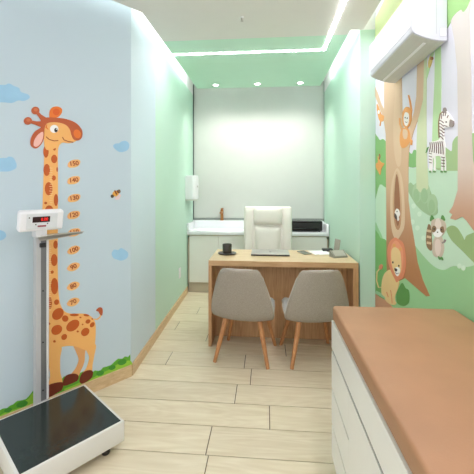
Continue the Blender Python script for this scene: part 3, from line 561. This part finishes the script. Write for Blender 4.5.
# ------------------------------------------------------------------ weighing scale
srz = math.atan2(.784, .621)
sc = thing('weighing_scale', 'white column weighing scale with dark platform mat in front of the giraffe', 'weighing scale', (-1.105, 1.732, 0), srz)
bm = BM(); add_box(bm, (-.25, -.25, .048), (.25, .25, .155), .004, 2); obj('platform', bm, M_ENAM, sc)
bm = BM(); add_box(bm, (-.236, -.236, .150), (.236, .236, .1575), .002, 1); obj('mat', bm, M_MAT, sc)
for x in (-1, 1):
    for y in (-1, 1):
        bm = BM(); add_lathe(bm, [(.019, 0), (.021, .004), (.021, .022), (.012, .028), (.012, .05)], (x * .17, y * .20, 0), 18); obj('foot', bm, M_BLACK, sc)
cxl = .003
bm = BM()
add_box(bm, (cxl - .033, .252, .05), (cxl + .036, .300, 1.12), .002, 1); ob = obj('column', bm, M_COL, sc)
bm = BM(); add_box(bm, (cxl - .006, .2502, .16), (cxl + .022, .254, 1.11)); obj('rail_groove', bm, M_GROOVE, ob)
bm = BM(); add_box(bm, (cxl + .022, .2465, .16), (cxl + .035, .254, 1.11), .001, 1); obj('rail_edge', bm, M_COLL, ob)
bm = BM()
for z in (.24, .52, .80): add_lathe(bm, [(.004, 0), (.004, .003)], n=10)
bm.free(); bm = BM()
for z in (.22, .50, .80): add_tube(bm, (cxl + .004, .2505, z), (cxl + .004, .247, z), .0045, n=10)
obj('screw', bm, M_BLACK, ob, smooth=0)
bm = BM(); add_box(bm, (cxl - .014, .240, 1.055), (cxl + .018, .2535, 1.08), .002, 1); obj('slider', bm, M_BLACK, sc)
bm = BM()
add_prism(bm, [(cxl - .02, .236, 1.095), (cxl + .05, .236, 1.095), (cxl + .225, .225, 1.118), (cxl + .225, .235, 1.122), (cxl + .05, .25, 1.126), (cxl - .02, .25, 1.126)], (0, 0, 0), (0, .006, 0))
add_prism(bm, [(cxl - .02, .2, 1.125), (cxl + .05, .19, 1.125), (cxl + .23, .222, 1.125), (cxl + .23, .238, 1.125), (cxl + .05, .26, 1.125), (cxl - .02, .26, 1.125)], (0, 0, 0), (0, 0, .003))
obj('height_arm', bm, M_SILVER, sc, smooth=0)
# display head
hz = 1.215; hx = cxl - .014; hy = .225; tilt = Matrix.Translation(V((hx, hy, hz))) @ Matrix.Rotation(math.radians(12), 4, 'X') @ SS
bm = BM(); add_box(bm, (-.142, -.022, -.063), (.142, .03, .063), .016, 4, tilt); dh = obj('display_head', bm, M_PLAST, sc)
bm = BM(); add_box(bm, (-.098, -.0245, -.046), (.098, -.02, .048), .002, 1, tilt); obj('face_plate', bm, mat('pale_face_plate', (222, 228, 230), .4), dh)
bm = BM(); add_box(bm, (-.062, -.0262, -.005), (.048, -.022, .030), .001, 1, tilt); obj('screen', bm, M_SCREEN, dh)
MF = root_mat(sc) @ tilt @ wallM(V((.012, -.0268, .0125)), V((1, 0, 0)), V((0, 0, 1)), V((0, -1, 0)))
text_mesh('digits', '0.00', .026, MF, M_RED, dh, extr=.0003)
bm = BM(); add_box(bm, (-.028, -.026, -.034), (.026, -.022, -.024), .001, 1, tilt); obj('key', bm, mat('maroon_key', (146, 50, 66), .4), dh)
for kx, kz in ((-.04, -.017), (.034, -.014), (-.082, .026)):
    bm = BM(); add_box(bm, (kx - .004, -.026, kz - .004), (kx + .004, -.022, kz + .003), .0008, 1, tilt); obj('key', bm, M_BLACK, dh)
bm = BM(); add_box(bm, (hx - .03, .215, 1.118), (hx + .03, .29, 1.165), .004, 1); obj('head_bracket', bm, M_COLL, sc)

# ------------------------------------------------------------------ exam cabinet and pad
YF, YN = 1.752, -.45
cab = thing('drawer_cabinet', 'long white drawer cabinet under the tan pad along the mural wall', 'cabinet', (.63, .65, 0))
bm = BM(); add_box(bm, (.334, YN + .01, .06), (.915, YF - .004, .72)); obj('carcass', bm, mat('carcass_gap_shade', (58, 56, 46), .6), cab, world=True, smooth=0)  # carcass coloured dark to paint the shade between the white fronts
bm = BM(); add_box(bm, (.328, YN, .598), (.42, YF, .7365), .0015, 1); obj('top_rail', bm, M_CABW, cab, world=True)
bm = BM(); add_box(bm, (.37, YN + .02, 0), (.90, YF - .02, .062)); obj('plinth', bm, M_PLINTH, cab, world=True, smooth=0)
bm = BM(); add_box(bm, (.3345, YF - .018, .06), (.916, YF, .735), .001, 1); obj('end_panel', bm, M_CABW, cab, world=True)
def front(nm, y0, y1, z0, z1):
    bm = BM(); add_box(bm, (.328, y0 + .0015, z0), (.3335, y1 - .0015, z1), .001, 1); return obj(nm, bm, M_CABW, cab, world=True)
for z0, z1 in ((.403, .584), (.225, .391), (.062, .213)): front('drawer', 1.394, YF - .0005, z0, z1)
y = 1.394
for k in range(3):
    front('door', y - .60, y, .062, .584); y -= .60
bm = BM()
add_box(bm, (.333, YN, .737), (.918, YF + .002, .811), .014, 4)
tag(obj('exam_pad', bm, M_PAD), 'long tan leatherette topped slab lying on the white drawer cabinet', 'pad')

# ------------------------------------------------------------------ desk
dk = thing('desk', 'oak desk with panel sides behind the two taupe chairs', 'desk', (.14, 3.27, 0))
DX0, DX1, DY0, DY1 = -.507, .786, 2.989, 3.556
bm = BM(); add_box(bm, (DX0, DY0, .713), (DX1, DY1, .76), .0015, 1)
for f in bm.faces:
    if f.normal.z > .9: f.material_index = 1
    bm.normal_update()
for f in bm.faces:
    f.material_index = 1 if f.normal.z > .9 else 0
obj('desktop', bm, [M_OAKE, M_OAKT], dk, world=True)
for a, b in ((DX0, DX0 + .028), (DX1 - .045, DX1)):
    bm = BM(); add_box(bm, (a, DY0 + .001, 0), (b, DY1 - .001, .7125), .001, 1); obj('side_panel', bm, M_OAK, dk, world=True)
bm = BM(); add_box(bm, (DX0 + .029, 3.21, .002), (DX1 - .046, 3.228, .7125)); obj('modesty_panel', bm, M_OAK, dk, world=True, smooth=0)

# ------------------------------------------------------------------ shell chairs
def shell_surface():
    prof = [(.225, .365, .150), (.215, .390, .190), (.16, .398, .212), (.06, .388, .228), (-.05, .372, .238), (-.14, .358, .246), (-.192, .366, .252), (-.214, .412, .251), (-.230, .485, .240), (-.244, .56, .221), (-.256, .63, .199), (-.266, .697, .176), (-.272, .750, .152), (-.274, .770, .128)]
    NU = 14; rows = []
    for i, (y, z, w) in enumerate(prof):
        row = []
        for k in range(NU + 1):
            u = -1 + 2 * k / NU
            x = w * math.sin(u * PI / 2 * .97) if False else w * u
            e = abs(u) ** 2.6
            t = i / (len(prof) - 1)
            if i <= 5: dz, dy = .028 * e * (.7 - i / 10), 0
            else: dz, dy = .028 * e * max(0, (9 - i) / 4), .055 * e * min(1, (i - 4) / 3)
            if i in (5, 6): dz += .006 * e; dy += .012 * e
            if i >= 12: dz -= .022 * abs(u) ** 5 * (i - 11) / 2
            row.append(V((x, y + dy, z + dz)))
        rows.append(row)
    return rows
def shell_mesh(th_in, th_out):
    rows = shell_surface(); nr, nc = len(rows), len(rows[0])
    nrm = []
    for i in range(nr):
        r = []
        for k in range(nc):
            du = rows[i][min(k + 1, nc - 1)] - rows[i][max(k - 1, 0)]
            dv = rows[min(i + 1, nr - 1)][k] - rows[max(i - 1, 0)][k]
            n = du.cross(dv).normalized(); r.append(n)
        nrm.append(r)
    return rows, nrm
SH = shell_mesh(0, 0)
def slab_from(rows, nrm, o0, o1):
    bm = BM(); nr, nc = len(rows), len(rows[0])
    A = [[bm.verts.new(rows[i][k] + nrm[i][k] * o0) for k in range(nc)] for i in range(nr)]
    B = [[bm.verts.new(rows[i][k] + nrm[i][k] * o1) for k in range(nc)] for i in range(nr)]
    for i in range(nr - 1):
        for k in range(nc - 1):
            bm.faces.new((A[i][k], A[i][k + 1], A[i + 1][k + 1], A[i + 1][k]))
            bm.faces.new((B[i][k], B[i + 1][k], B[i + 1][k + 1], B[i][k + 1]))
    bd = [(0, k) for k in range(nc)] + [(i, nc - 1) for i in range(1, nr)] + [(nr - 1, k) for k in range(nc - 2, -1, -1)] + [(i, 0) for i in range(nr - 2, 0, -1)]
    for (a, b) in zip(bd, bd[1:] + bd[:1]):
        bm.faces.new((A[a[0]][a[1]], A[b[0]][b[1]], B[b[0]][b[1]], B[a[0]][a[1]]))
    return bm, bd
def make_chair(loc, rz, label):
    t = thing('shell_chair', label, 'chair', loc, rz, 'taupe chairs at the desk')
    rows, nrm = SH
    # orientation: normal points to the sitter side when seat part normal.z>0
    s = 1 if nrm[4][7].z > 0 else -1
    bm, bd = slab_from(rows, nrm, 0, s * .022)
    o = obj('seat_pad', bm, M_FABIN, t, smooth=60); sub(o)
    bm, bd = slab_from(rows, nrm, -s * .026, -s * .0005)
    o2 = obj('back_shell', bm, M_FAB, t, smooth=60); sub(o2)
    path = [rows[i][k] for i, k in bd]
    bm = BM(); n = len(path); R = []
    for j, p in enumerate(path):
        d = (path[(j + 1) % n] - path[j - 1]).normalized(); a = d.orthogonal().normalized(); b = d.cross(a)
        R.append((p, d))
    ref = None; rings = []
    for p, d in R:
        if ref is None: ref = d.orthogonal().normalized()
        ref = (ref - d * ref.dot(d)).normalized(); b = d.cross(ref)
        rings.append([bm.verts.new(p + (ref * math.cos(q * PI / 3) + b * math.sin(q * PI / 3)) * .0075) for q in range(6)])
    for j in range(n):
        A_, B_ = rings[j], rings[(j + 1) % n]
        off = min(range(6), key=lambda s_: (A_[0].co - B_[s_].co).length)
        for q in range(6): bm.faces.new((A_[q], A_[(q + 1) % 6], B_[(q + 1 + off) % 6], B_[(q + off) % 6]))
    obj('piping', bm, M_PIPE, t, smooth=80)
    for sx in (-1, 1):
        for sy in (-1, 1):
            bm = BM(); top = V((sx * .135, sy * .125 - .01, .362)); bot = V((sx * .216, sy * .205, 0))
            add_tube(bm, bot, top, 0.0145, .0225, 18); obj('leg', bm, M_LEG, t)
    bm = BM()
    add_box(bm, (-.10, -.10, .328), (.10, .10, .350), .003, 1); obj('seat_frame', bm, M_BLACK, t)
    return t
def sub(o):
    m = o.modifiers.new('subd', 'SUBSURF'); m.levels = 2; m.render_levels = 2
make_chair((-.165, 2.894, 0), -math.atan2(.164, .986), 'taupe fabric shell chair with oak legs at the left of the desk')
make_chair((.378, 2.909, 0), math.atan2(.164, .986), 'taupe fabric shell chair with oak legs half behind the tan pad')

# ------------------------------------------------------------------ office chair
oc = thing('office_chair', 'cream leather high back office chair behind the desk', 'chair', (.022, 3.95, 0), PI)
# local: +y is the sitter's front (towards the camera)
def puff(bm, lo, hi, bev, seg=5): add_box(bm, lo, hi, bev, seg)
TB = Matrix.Translation(V((0, -.16, .48))) @ Matrix.Rotation(math.radians(6), 4, 'X')
def cushion(name, x0, x1, z0, z1, y0, y1, bulge, parent, wtop=1., wbot=1.):
    bm = BM(); nx, nz = 14, 14; F_, B_ = [], []
    for i in range(nz + 1):
        v = -1 + 2 * i / nz; fr, br = [], []
        wsc = wbot + (wtop - wbot) * (i / nz)
        for k in range(nx + 1):
            u = -1 + 2 * k / nx
            cc = max(0, 1 - abs(u) ** 4) * max(0, 1 - abs(v) ** 4)
            su = u * (1 - .03 * v ** 4); sv = v * (1 - .03 * u ** 4)
            x = (x0 + x1) / 2 + su * (x1 - x0) / 2 * wsc; z = (z0 + z1) / 2 + sv * (z1 - z0) / 2
            fr.append(bm.verts.new((x, y1 + bulge * (cc ** .5) - .012 * (1 - cc), z))); br.append(bm.verts.new((x, y0, z)))
        F_.append(fr); B_.append(br)
    for i in range(nz):
        for k in range(nx):
            bm.faces.new((F_[i][k], F_[i][k + 1], F_[i + 1][k + 1], F_[i + 1][k])); bm.faces.new((B_[i][k], B_[i + 1][k], B_[i + 1][k + 1], B_[i][k + 1]))
    bd = [(0, k) for k in range(nx + 1)] + [(i, nx) for i in range(1, nz + 1)] + [(nz, k) for k in range(nx - 1, -1, -1)] + [(i, 0) for i in range(nz - 1, 0, -1)]
    for a, b in zip(bd, bd[1:] + bd[:1]): bm.faces.new((F_[a[0]][a[1]], F_[b[0]][b[1]], B_[b[0]][b[1]], B_[a[0]][a[1]]))
    bm.transform(TB); return obj(name, bm, M_CREAM, parent, smooth=50)
bm = BM(); t2 = bmesh.new()
add_box(bm, (-.290, -.06, .0), (.290, .012, .70), .028, 4, TB); bk = obj('backrest', bm, M_CREAM, oc)
for x0, x1 in ((-.287, -.172), (.172, .287)): cushion('side_bolster', x0, x1, .02, .692, -.01, .016, .018, bk)
cushion('headrest_cushion', -.170, .170, .475, .690, -.01, .03, .04, bk)
cushion('lumbar_cushion', -.145, .145, .02, .462, -.01, .022, .05, bk, 1.12, .98)
bm = BM(); add_box(bm, (-.26, -.22, .40), (.26, .27, .49), .035, 4); obj('seat', bm, M_CREAM, oc)
for s in (-1, 1):
    bm = BM(); add_box(bm, (s * .30 - .03, -.15, .60), (s * .30 + .03, .16, .63), .012, 3); add_tube(bm, (s * .30, -.02, .61), (s * .28, -.02, .42), .014); add_tube(bm, (s * .28, -.02, .425), (s * .2, -.02, .425), .014)
    obj('armrest', bm, M_CREAM, oc)
bm = BM(); add_tube(bm, (0, 0, .09), (0, 0, .41), .028, n=20); obj('gas_lift', bm, M_SILVER, oc)
for k in range(5):
    a = 2 * PI * k / 5 + .3; e = V((math.cos(a) * .29, math.sin(a) * .29, .075))
    bm = BM(); add_tube(bm, (0, 0, .10), e, .024, .016, 12); leg = obj('base_arm', bm, M_SILVER, oc)
    bm = BM(); d = V((-math.sin(a), math.cos(a), 0)) * .022; c0 = V((e.x, e.y, .03)); add_tube(bm, c0 - d, c0 + d, .03, n=18); add_tube(bm, (e.x, e.y, .03), (e.x, e.y, .075), .008, n=8); obj('caster', bm, M_BLACK, leg)

# ------------------------------------------------------------------ sink counter
SY0 = 4.505
sk = thing('sink_cabinet', 'white door vanity cabinet with beige frame below the sink counter', 'cabinet', (-.12, 4.75, 0))
bm = BM(); add_box(bm, (-1.044, SY0 + .02, .125), (.806, 4.94, .735)); obj('carcass', bm, M_CABF, sk, world=True, smooth=0)
bm = BM(); add_box(bm, (-1.04, SY0 + .03, 0), (.80, 4.93, .124)); obj('plinth', bm, M_PLINTH, sk, world=True, smooth=0)
for a, b in ((-1.022, -.632), (-.628, -.2), (-.196, .25), (.254, .785)):
    bm = BM(); add_box(bm, (a, SY0 + .003, .14), (b, SY0 + .021, .762), .0015, 1); obj('door', bm, M_CABW, sk, world=True)
bm = BM(); add_box(bm, (-1.044, SY0 + .004, .764), (.806, SY0 + .03, .7755)); obj('top_rail', bm, M_CABF, sk, world=True, smooth=0)
bm = BM()      # solid-surface top with an integrated basin
nx, ny = 74, 22; X0, X1, Ya, Yb, ZS = -1.050, .810, SY0 - .012, 4.86, .825
bcx, bcy, brx, bry = -.62, 4.68, .33, .135
T = []
for j in range(ny + 1):
    r = []
    for i in range(nx + 1):
        x = X0 + (X1 - X0) * i / nx; y = Ya + (Yb - Ya) * j / ny
        q = (abs((x - bcx) / brx) ** 3.2 + abs((y - bcy) / bry) ** 3.2) ** (1 / 3.2)
        dep = .0 if q > 1.05 else .085 * min(1, max(0, (1.05 - q) / .35)) ** .7
        r.append(bm.verts.new((x, y, ZS - dep)))
    T.append(r)
for j in range(ny):
    for i in range(nx): bm.faces.new((T[j][i], T[j][i + 1], T[j + 1][i + 1], T[j + 1][i]))
add_box(bm, (X0, Ya - .001, .776), (X1, Ya + .012, ZS + .0005), .001, 1)
ct = obj('counter_slab', bm, M_SINK, smooth=50)
ct.name = 'sink_counter'; tag(ct, 'glossy white sink counter with raised edges along the back wall', 'counter')
bm = BM(); add_box(bm, (X0, Yb - .002, .776), (X1, 4.935, .935), .003, 2); obj('back_upstand', bm, M_SINK, ct)
for a, b in ((X0, X0 + .03), (X1 - .03, X1)):
    bm = BM(); add_box(bm, (a, Ya - .002, .776), (b, Yb, .928), .003, 2); obj('side_upstand', bm, M_SINK, ct)
bm = BM(); add_lathe(bm, [(.022, 0), (.022, .003), (.016, .004)], (bcx, bcy, ZS - .0855), 18); obj('drain', bm, M_SILVER, ct)
fa = thing('faucet', 'rose gold basin tap standing on the white counter ledge', 'faucet', (-.632, 4.885, .935))
bm = BM(); add_lathe(bm, [(.026, 0), (.026, .008), (.021, .010), (.021, .150), (.018, .155)]); obj('body', bm, M_COPPER, fa)
bm = BM(); add_box(bm, (-.016, -.14, .105), (.016, 0, .128), .005, 2); obj('spout', bm, M_COPPER, fa)
bm = BM(); add_box(bm, (-.012, -.045, .160), (.024, .018, .176), .004, 2); add_tube(bm, (0, 0, .150), (0, 0, .165), .012); obj('lever', bm, M_COPPER, fa)
pr = thing('printer', 'flat black printer on the right end of the white counter', 'printer', (.50, 4.65, ZS))
bm = BM(); add_box(bm, (.27, 4.54, ZS + .012), (.735, 4.80, ZS + .135), .012, 3); obj('body', bm, M_BLACK, pr, world=True)
bm = BM(); add_box(bm, (.275, 4.535, ZS + .118), (.73, 4.79, ZS + .140), .006, 2); obj('scanner_lid', bm, M_BLACKG, pr, world=True)
bm = BM(); add_box(bm, (.31, 4.520, ZS + .018), (.69, 4.545, ZS + .045), .003, 1); obj('paper_tray', bm, M_BLACKG, pr, world=True)
bm = BM()
for x in (.30, .70):
    for y in (4.58, 4.77): add_tube(bm, (x, y, ZS), (x, y, ZS + .014), .014)
obj('feet', bm, M_BLACK, pr, world=True)

# paper towel dispenser on the left wall
def lwx(y): return CORN.x + (LP1.x - CORN.x) * (y - CORN.y) / (LP1.y - CORN.y)
xa = lwx(4.37) + .0005
pd = thing('towel_dispenser', 'white paper towel dispenser on the left mint wall by the sink', 'dispenser', (xa, 4.52, 1.235))
bm = BM()
prof = [(0, 4.385), (.10, 4.37), (.122, 4.385), (.135, 4.43), (.138, 4.52), (.135, 4.60), (.115, 4.65), (0, 4.66)]
add_prism(bm, [(lwx(y) + .001 + x, y, 0) for x, y in prof], (0, 0, 1.25), (0, 0, 1.565)); bmesh.ops.bevel(bm, geom=[e for e in bm.edges if abs(e.verts[0].co.z - e.verts[1].co.z) < 1e-5], offset=.01, segments=3, affect='EDGES')
obj('cover', bm, M_PLAST, pd, world=True)
bm = BM(); add_prism(bm, [(lwx(y) + .001 + x * .95, y, 0) for x, y in prof], (0, 0, 1.235), (0, 0, 1.251)); obj('outlet_lip', bm, M_PLASTS, pd, world=True)
bm = BM(); add_tube(bm, (lwx(4.5) + .138, 4.5, 1.42), (lwx(4.5) + .146, 4.5, 1.42), .012); obj('lock', bm, M_SILVER, pd, world=True)
# switch plate
sp_ = thing('wall_socket', 'white socket plate low on the left mint wall', 'socket', (lwx(4.05), 4.05, .375))
bm = BM(); add_box(bm, (lwx(4.05) + .001, 4.01, .315), (lwx(4.05) + .009, 4.09, .438), .003, 2); obj('plate', bm, M_PLAST, sp_, world=True)
bm = BM(); add_box(bm, (lwx(4.05) + .006, 4.025, .345), (lwx(4.05) + .0115, 4.075, .408), .002, 1); obj('insert', bm, M_WHITE, sp_, world=True)

# ------------------------------------------------------------------ things on the desk
ZD = .7602
cu = thing('coffee_cup', 'dark straight sided cup on a saucer at the left of the desk', 'cup', (-.376, 3.30, ZD + .009))
bm = BM(); add_lathe(bm, [(.030, 0), (.043, .004), (.044, .012), (.046, .085), (.0445, .087), (.042, .083), (.040, .014), (.01, .010)], n=32); obj('bowl', bm, M_CUP, cu)
bm = BM(); add_lathe(bm, [(.0405, .066), (.0405, .068)], n=28); obj('coffee', bm, M_BLACK, cu)
bm = BM(); P = [V((.044 + .028 * math.sin(a), 0, .045 + .025 * math.cos(a))) for a in [PI * k / 8 for k in range(9)]]
for a, b in zip(P, P[1:]): add_tube(bm, a, b, .005, n=8)
bm.transform(Matrix.Rotation(math.radians(65), 4, 'Z')); obj('handle', bm, M_CUP, cu)
bm = BM(); add_lathe(bm, [(.045, 0), (.078, .004), (.090, .010), (.090, .012), (.076, .008), (.040, .0065), (.030, .006)], (-.376, 3.30, ZD), 36)
tag(obj('saucer', bm, M_CUP), 'dark round saucer under the cup on the desk', 'saucer')
lp = thing('laptop', 'closed silver laptop lying in the middle of the desk', 'laptop', (.04, 3.34, ZD))
bm = BM(); add_box(bm, (-.18, -.125, .004), (.18, .125, .013), .003, 2); obj('base', bm, M_BLACK, lp)
bm = BM(); add_box(bm, (-.18, -.125, .0135), (.18, .125, .021), .003, 2); obj('lid', bm, M_SILVER, lp)
bm = BM(); add_lathe(bm, [(.011, .0208), (.011, .0214)], (0, -.01, 0), 18); obj('emblem', bm, M_BLACKG, lp)
bm = BM()
for x in (-.15, .15):
    for y in (-.1, .1): add_tube(bm, (x, y, 0), (x, y, .006), .008, n=10)
obj('feet', bm, M_BLACK, lp)
t = thing('phone', 'grey green flat phone on the desk right of the laptop', 'phone', (.375, 3.405, ZD), math.radians(22))
bm = BM(); add_box(bm, (-.04, -.078, 0), (.04, .078, .009), .004, 3); obj('body', bm, M_GREYC, t)
bm = BM(); add_box(bm, (-.037, -.074, .0085), (.037, .074, .0098), .0005, 1); obj('screen', bm, mat('phone_screen', (128, 132, 116), .15), t)
for k, (x, y, a) in enumerate(((.52, 3.44, 12), (.548, 3.425, 18))):
    bm = BM(); add_box(bm, (-.075, -.10, 0), (.075, .10, .0012 if k else .003), M=Matrix.Translation(V((x, y, ZD + (.0032 if k else 0)))) @ Matrix.Rotation(math.radians(a), 4, 'Z'))
    tag(obj('paper_sheet', bm, M_PAPER, smooth=0), ('topmost white sheet of paper near the right end of the desk', 'white paper stack beneath the top sheet at the right of the desk')[1 - k], 'paper', 'papers on the desk')
t = thing('card_stand', 'upright grey card plate on a black foot near the desk back right corner', 'card stand', (.70, 3.49, ZD), math.radians(-68))
bm = BM(); add_box(bm, (-.05, -.03, 0), (.05, .03, .012), .003, 2); obj('foot', bm, M_BLACK, t)
bm = BM(); add_box(bm, (-.045, -.004, .011), (.045, .003, .128), .002, 1, Matrix.Rotation(math.radians(-8), 4, 'X')); obj('plate', bm, mat('warm_grey_plate', (164, 160, 146), .45), t)
bm = BM(); add_box(bm, (-.05, -.045, 0), (.05, .045, .022), .004, 2, Matrix.Translation(V((.622, 3.545, ZD)))) 
tag(obj('desk_box', bm, M_BLACK), 'small flat black box beside the papers on the desk', 'box')
t = thing('desk_holder', 'grey wedge shaped holder at the right front of the desk', 'desk holder', (.672, 3.235, ZD), math.radians(20))
bm = BM(); add_prism(bm, [(0, -.035, 0), (0, .05, 0), (0, .045, .058), (0, .030, .060), (0, -.035, .012)], (-.07, 0, 0), (.07, 0, 0)); obj('body', bm, M_GREYC, t, smooth=0)
bm = BM(); add_prism(bm, [(0, -.031, .0155), (0, .024, .0575), (0, .0225, .0595), (0, -.0325, .0175)], (-.055, 0, 0), (.055, 0, 0)); obj('face', bm, mat('pale_grey_card', (182, 180, 166), .5), t, smooth=0)

# ------------------------------------------------------------------ light and view
w = bpy.data.worlds.new('world'); bpy.context.scene.world = w; w.use_nodes = True
bg = w.node_tree.nodes['Background']; bg.inputs['Color'].default_value = (.97, .965, 1, 1); bg.inputs['Strength'].default_value = .68
vs = bpy.context.scene.view_settings
vs.view_transform = 'Standard'; vs.look = 'None'; vs.gamma = 1; vs.exposure = 0.98; vs.use_curve_mapping = False
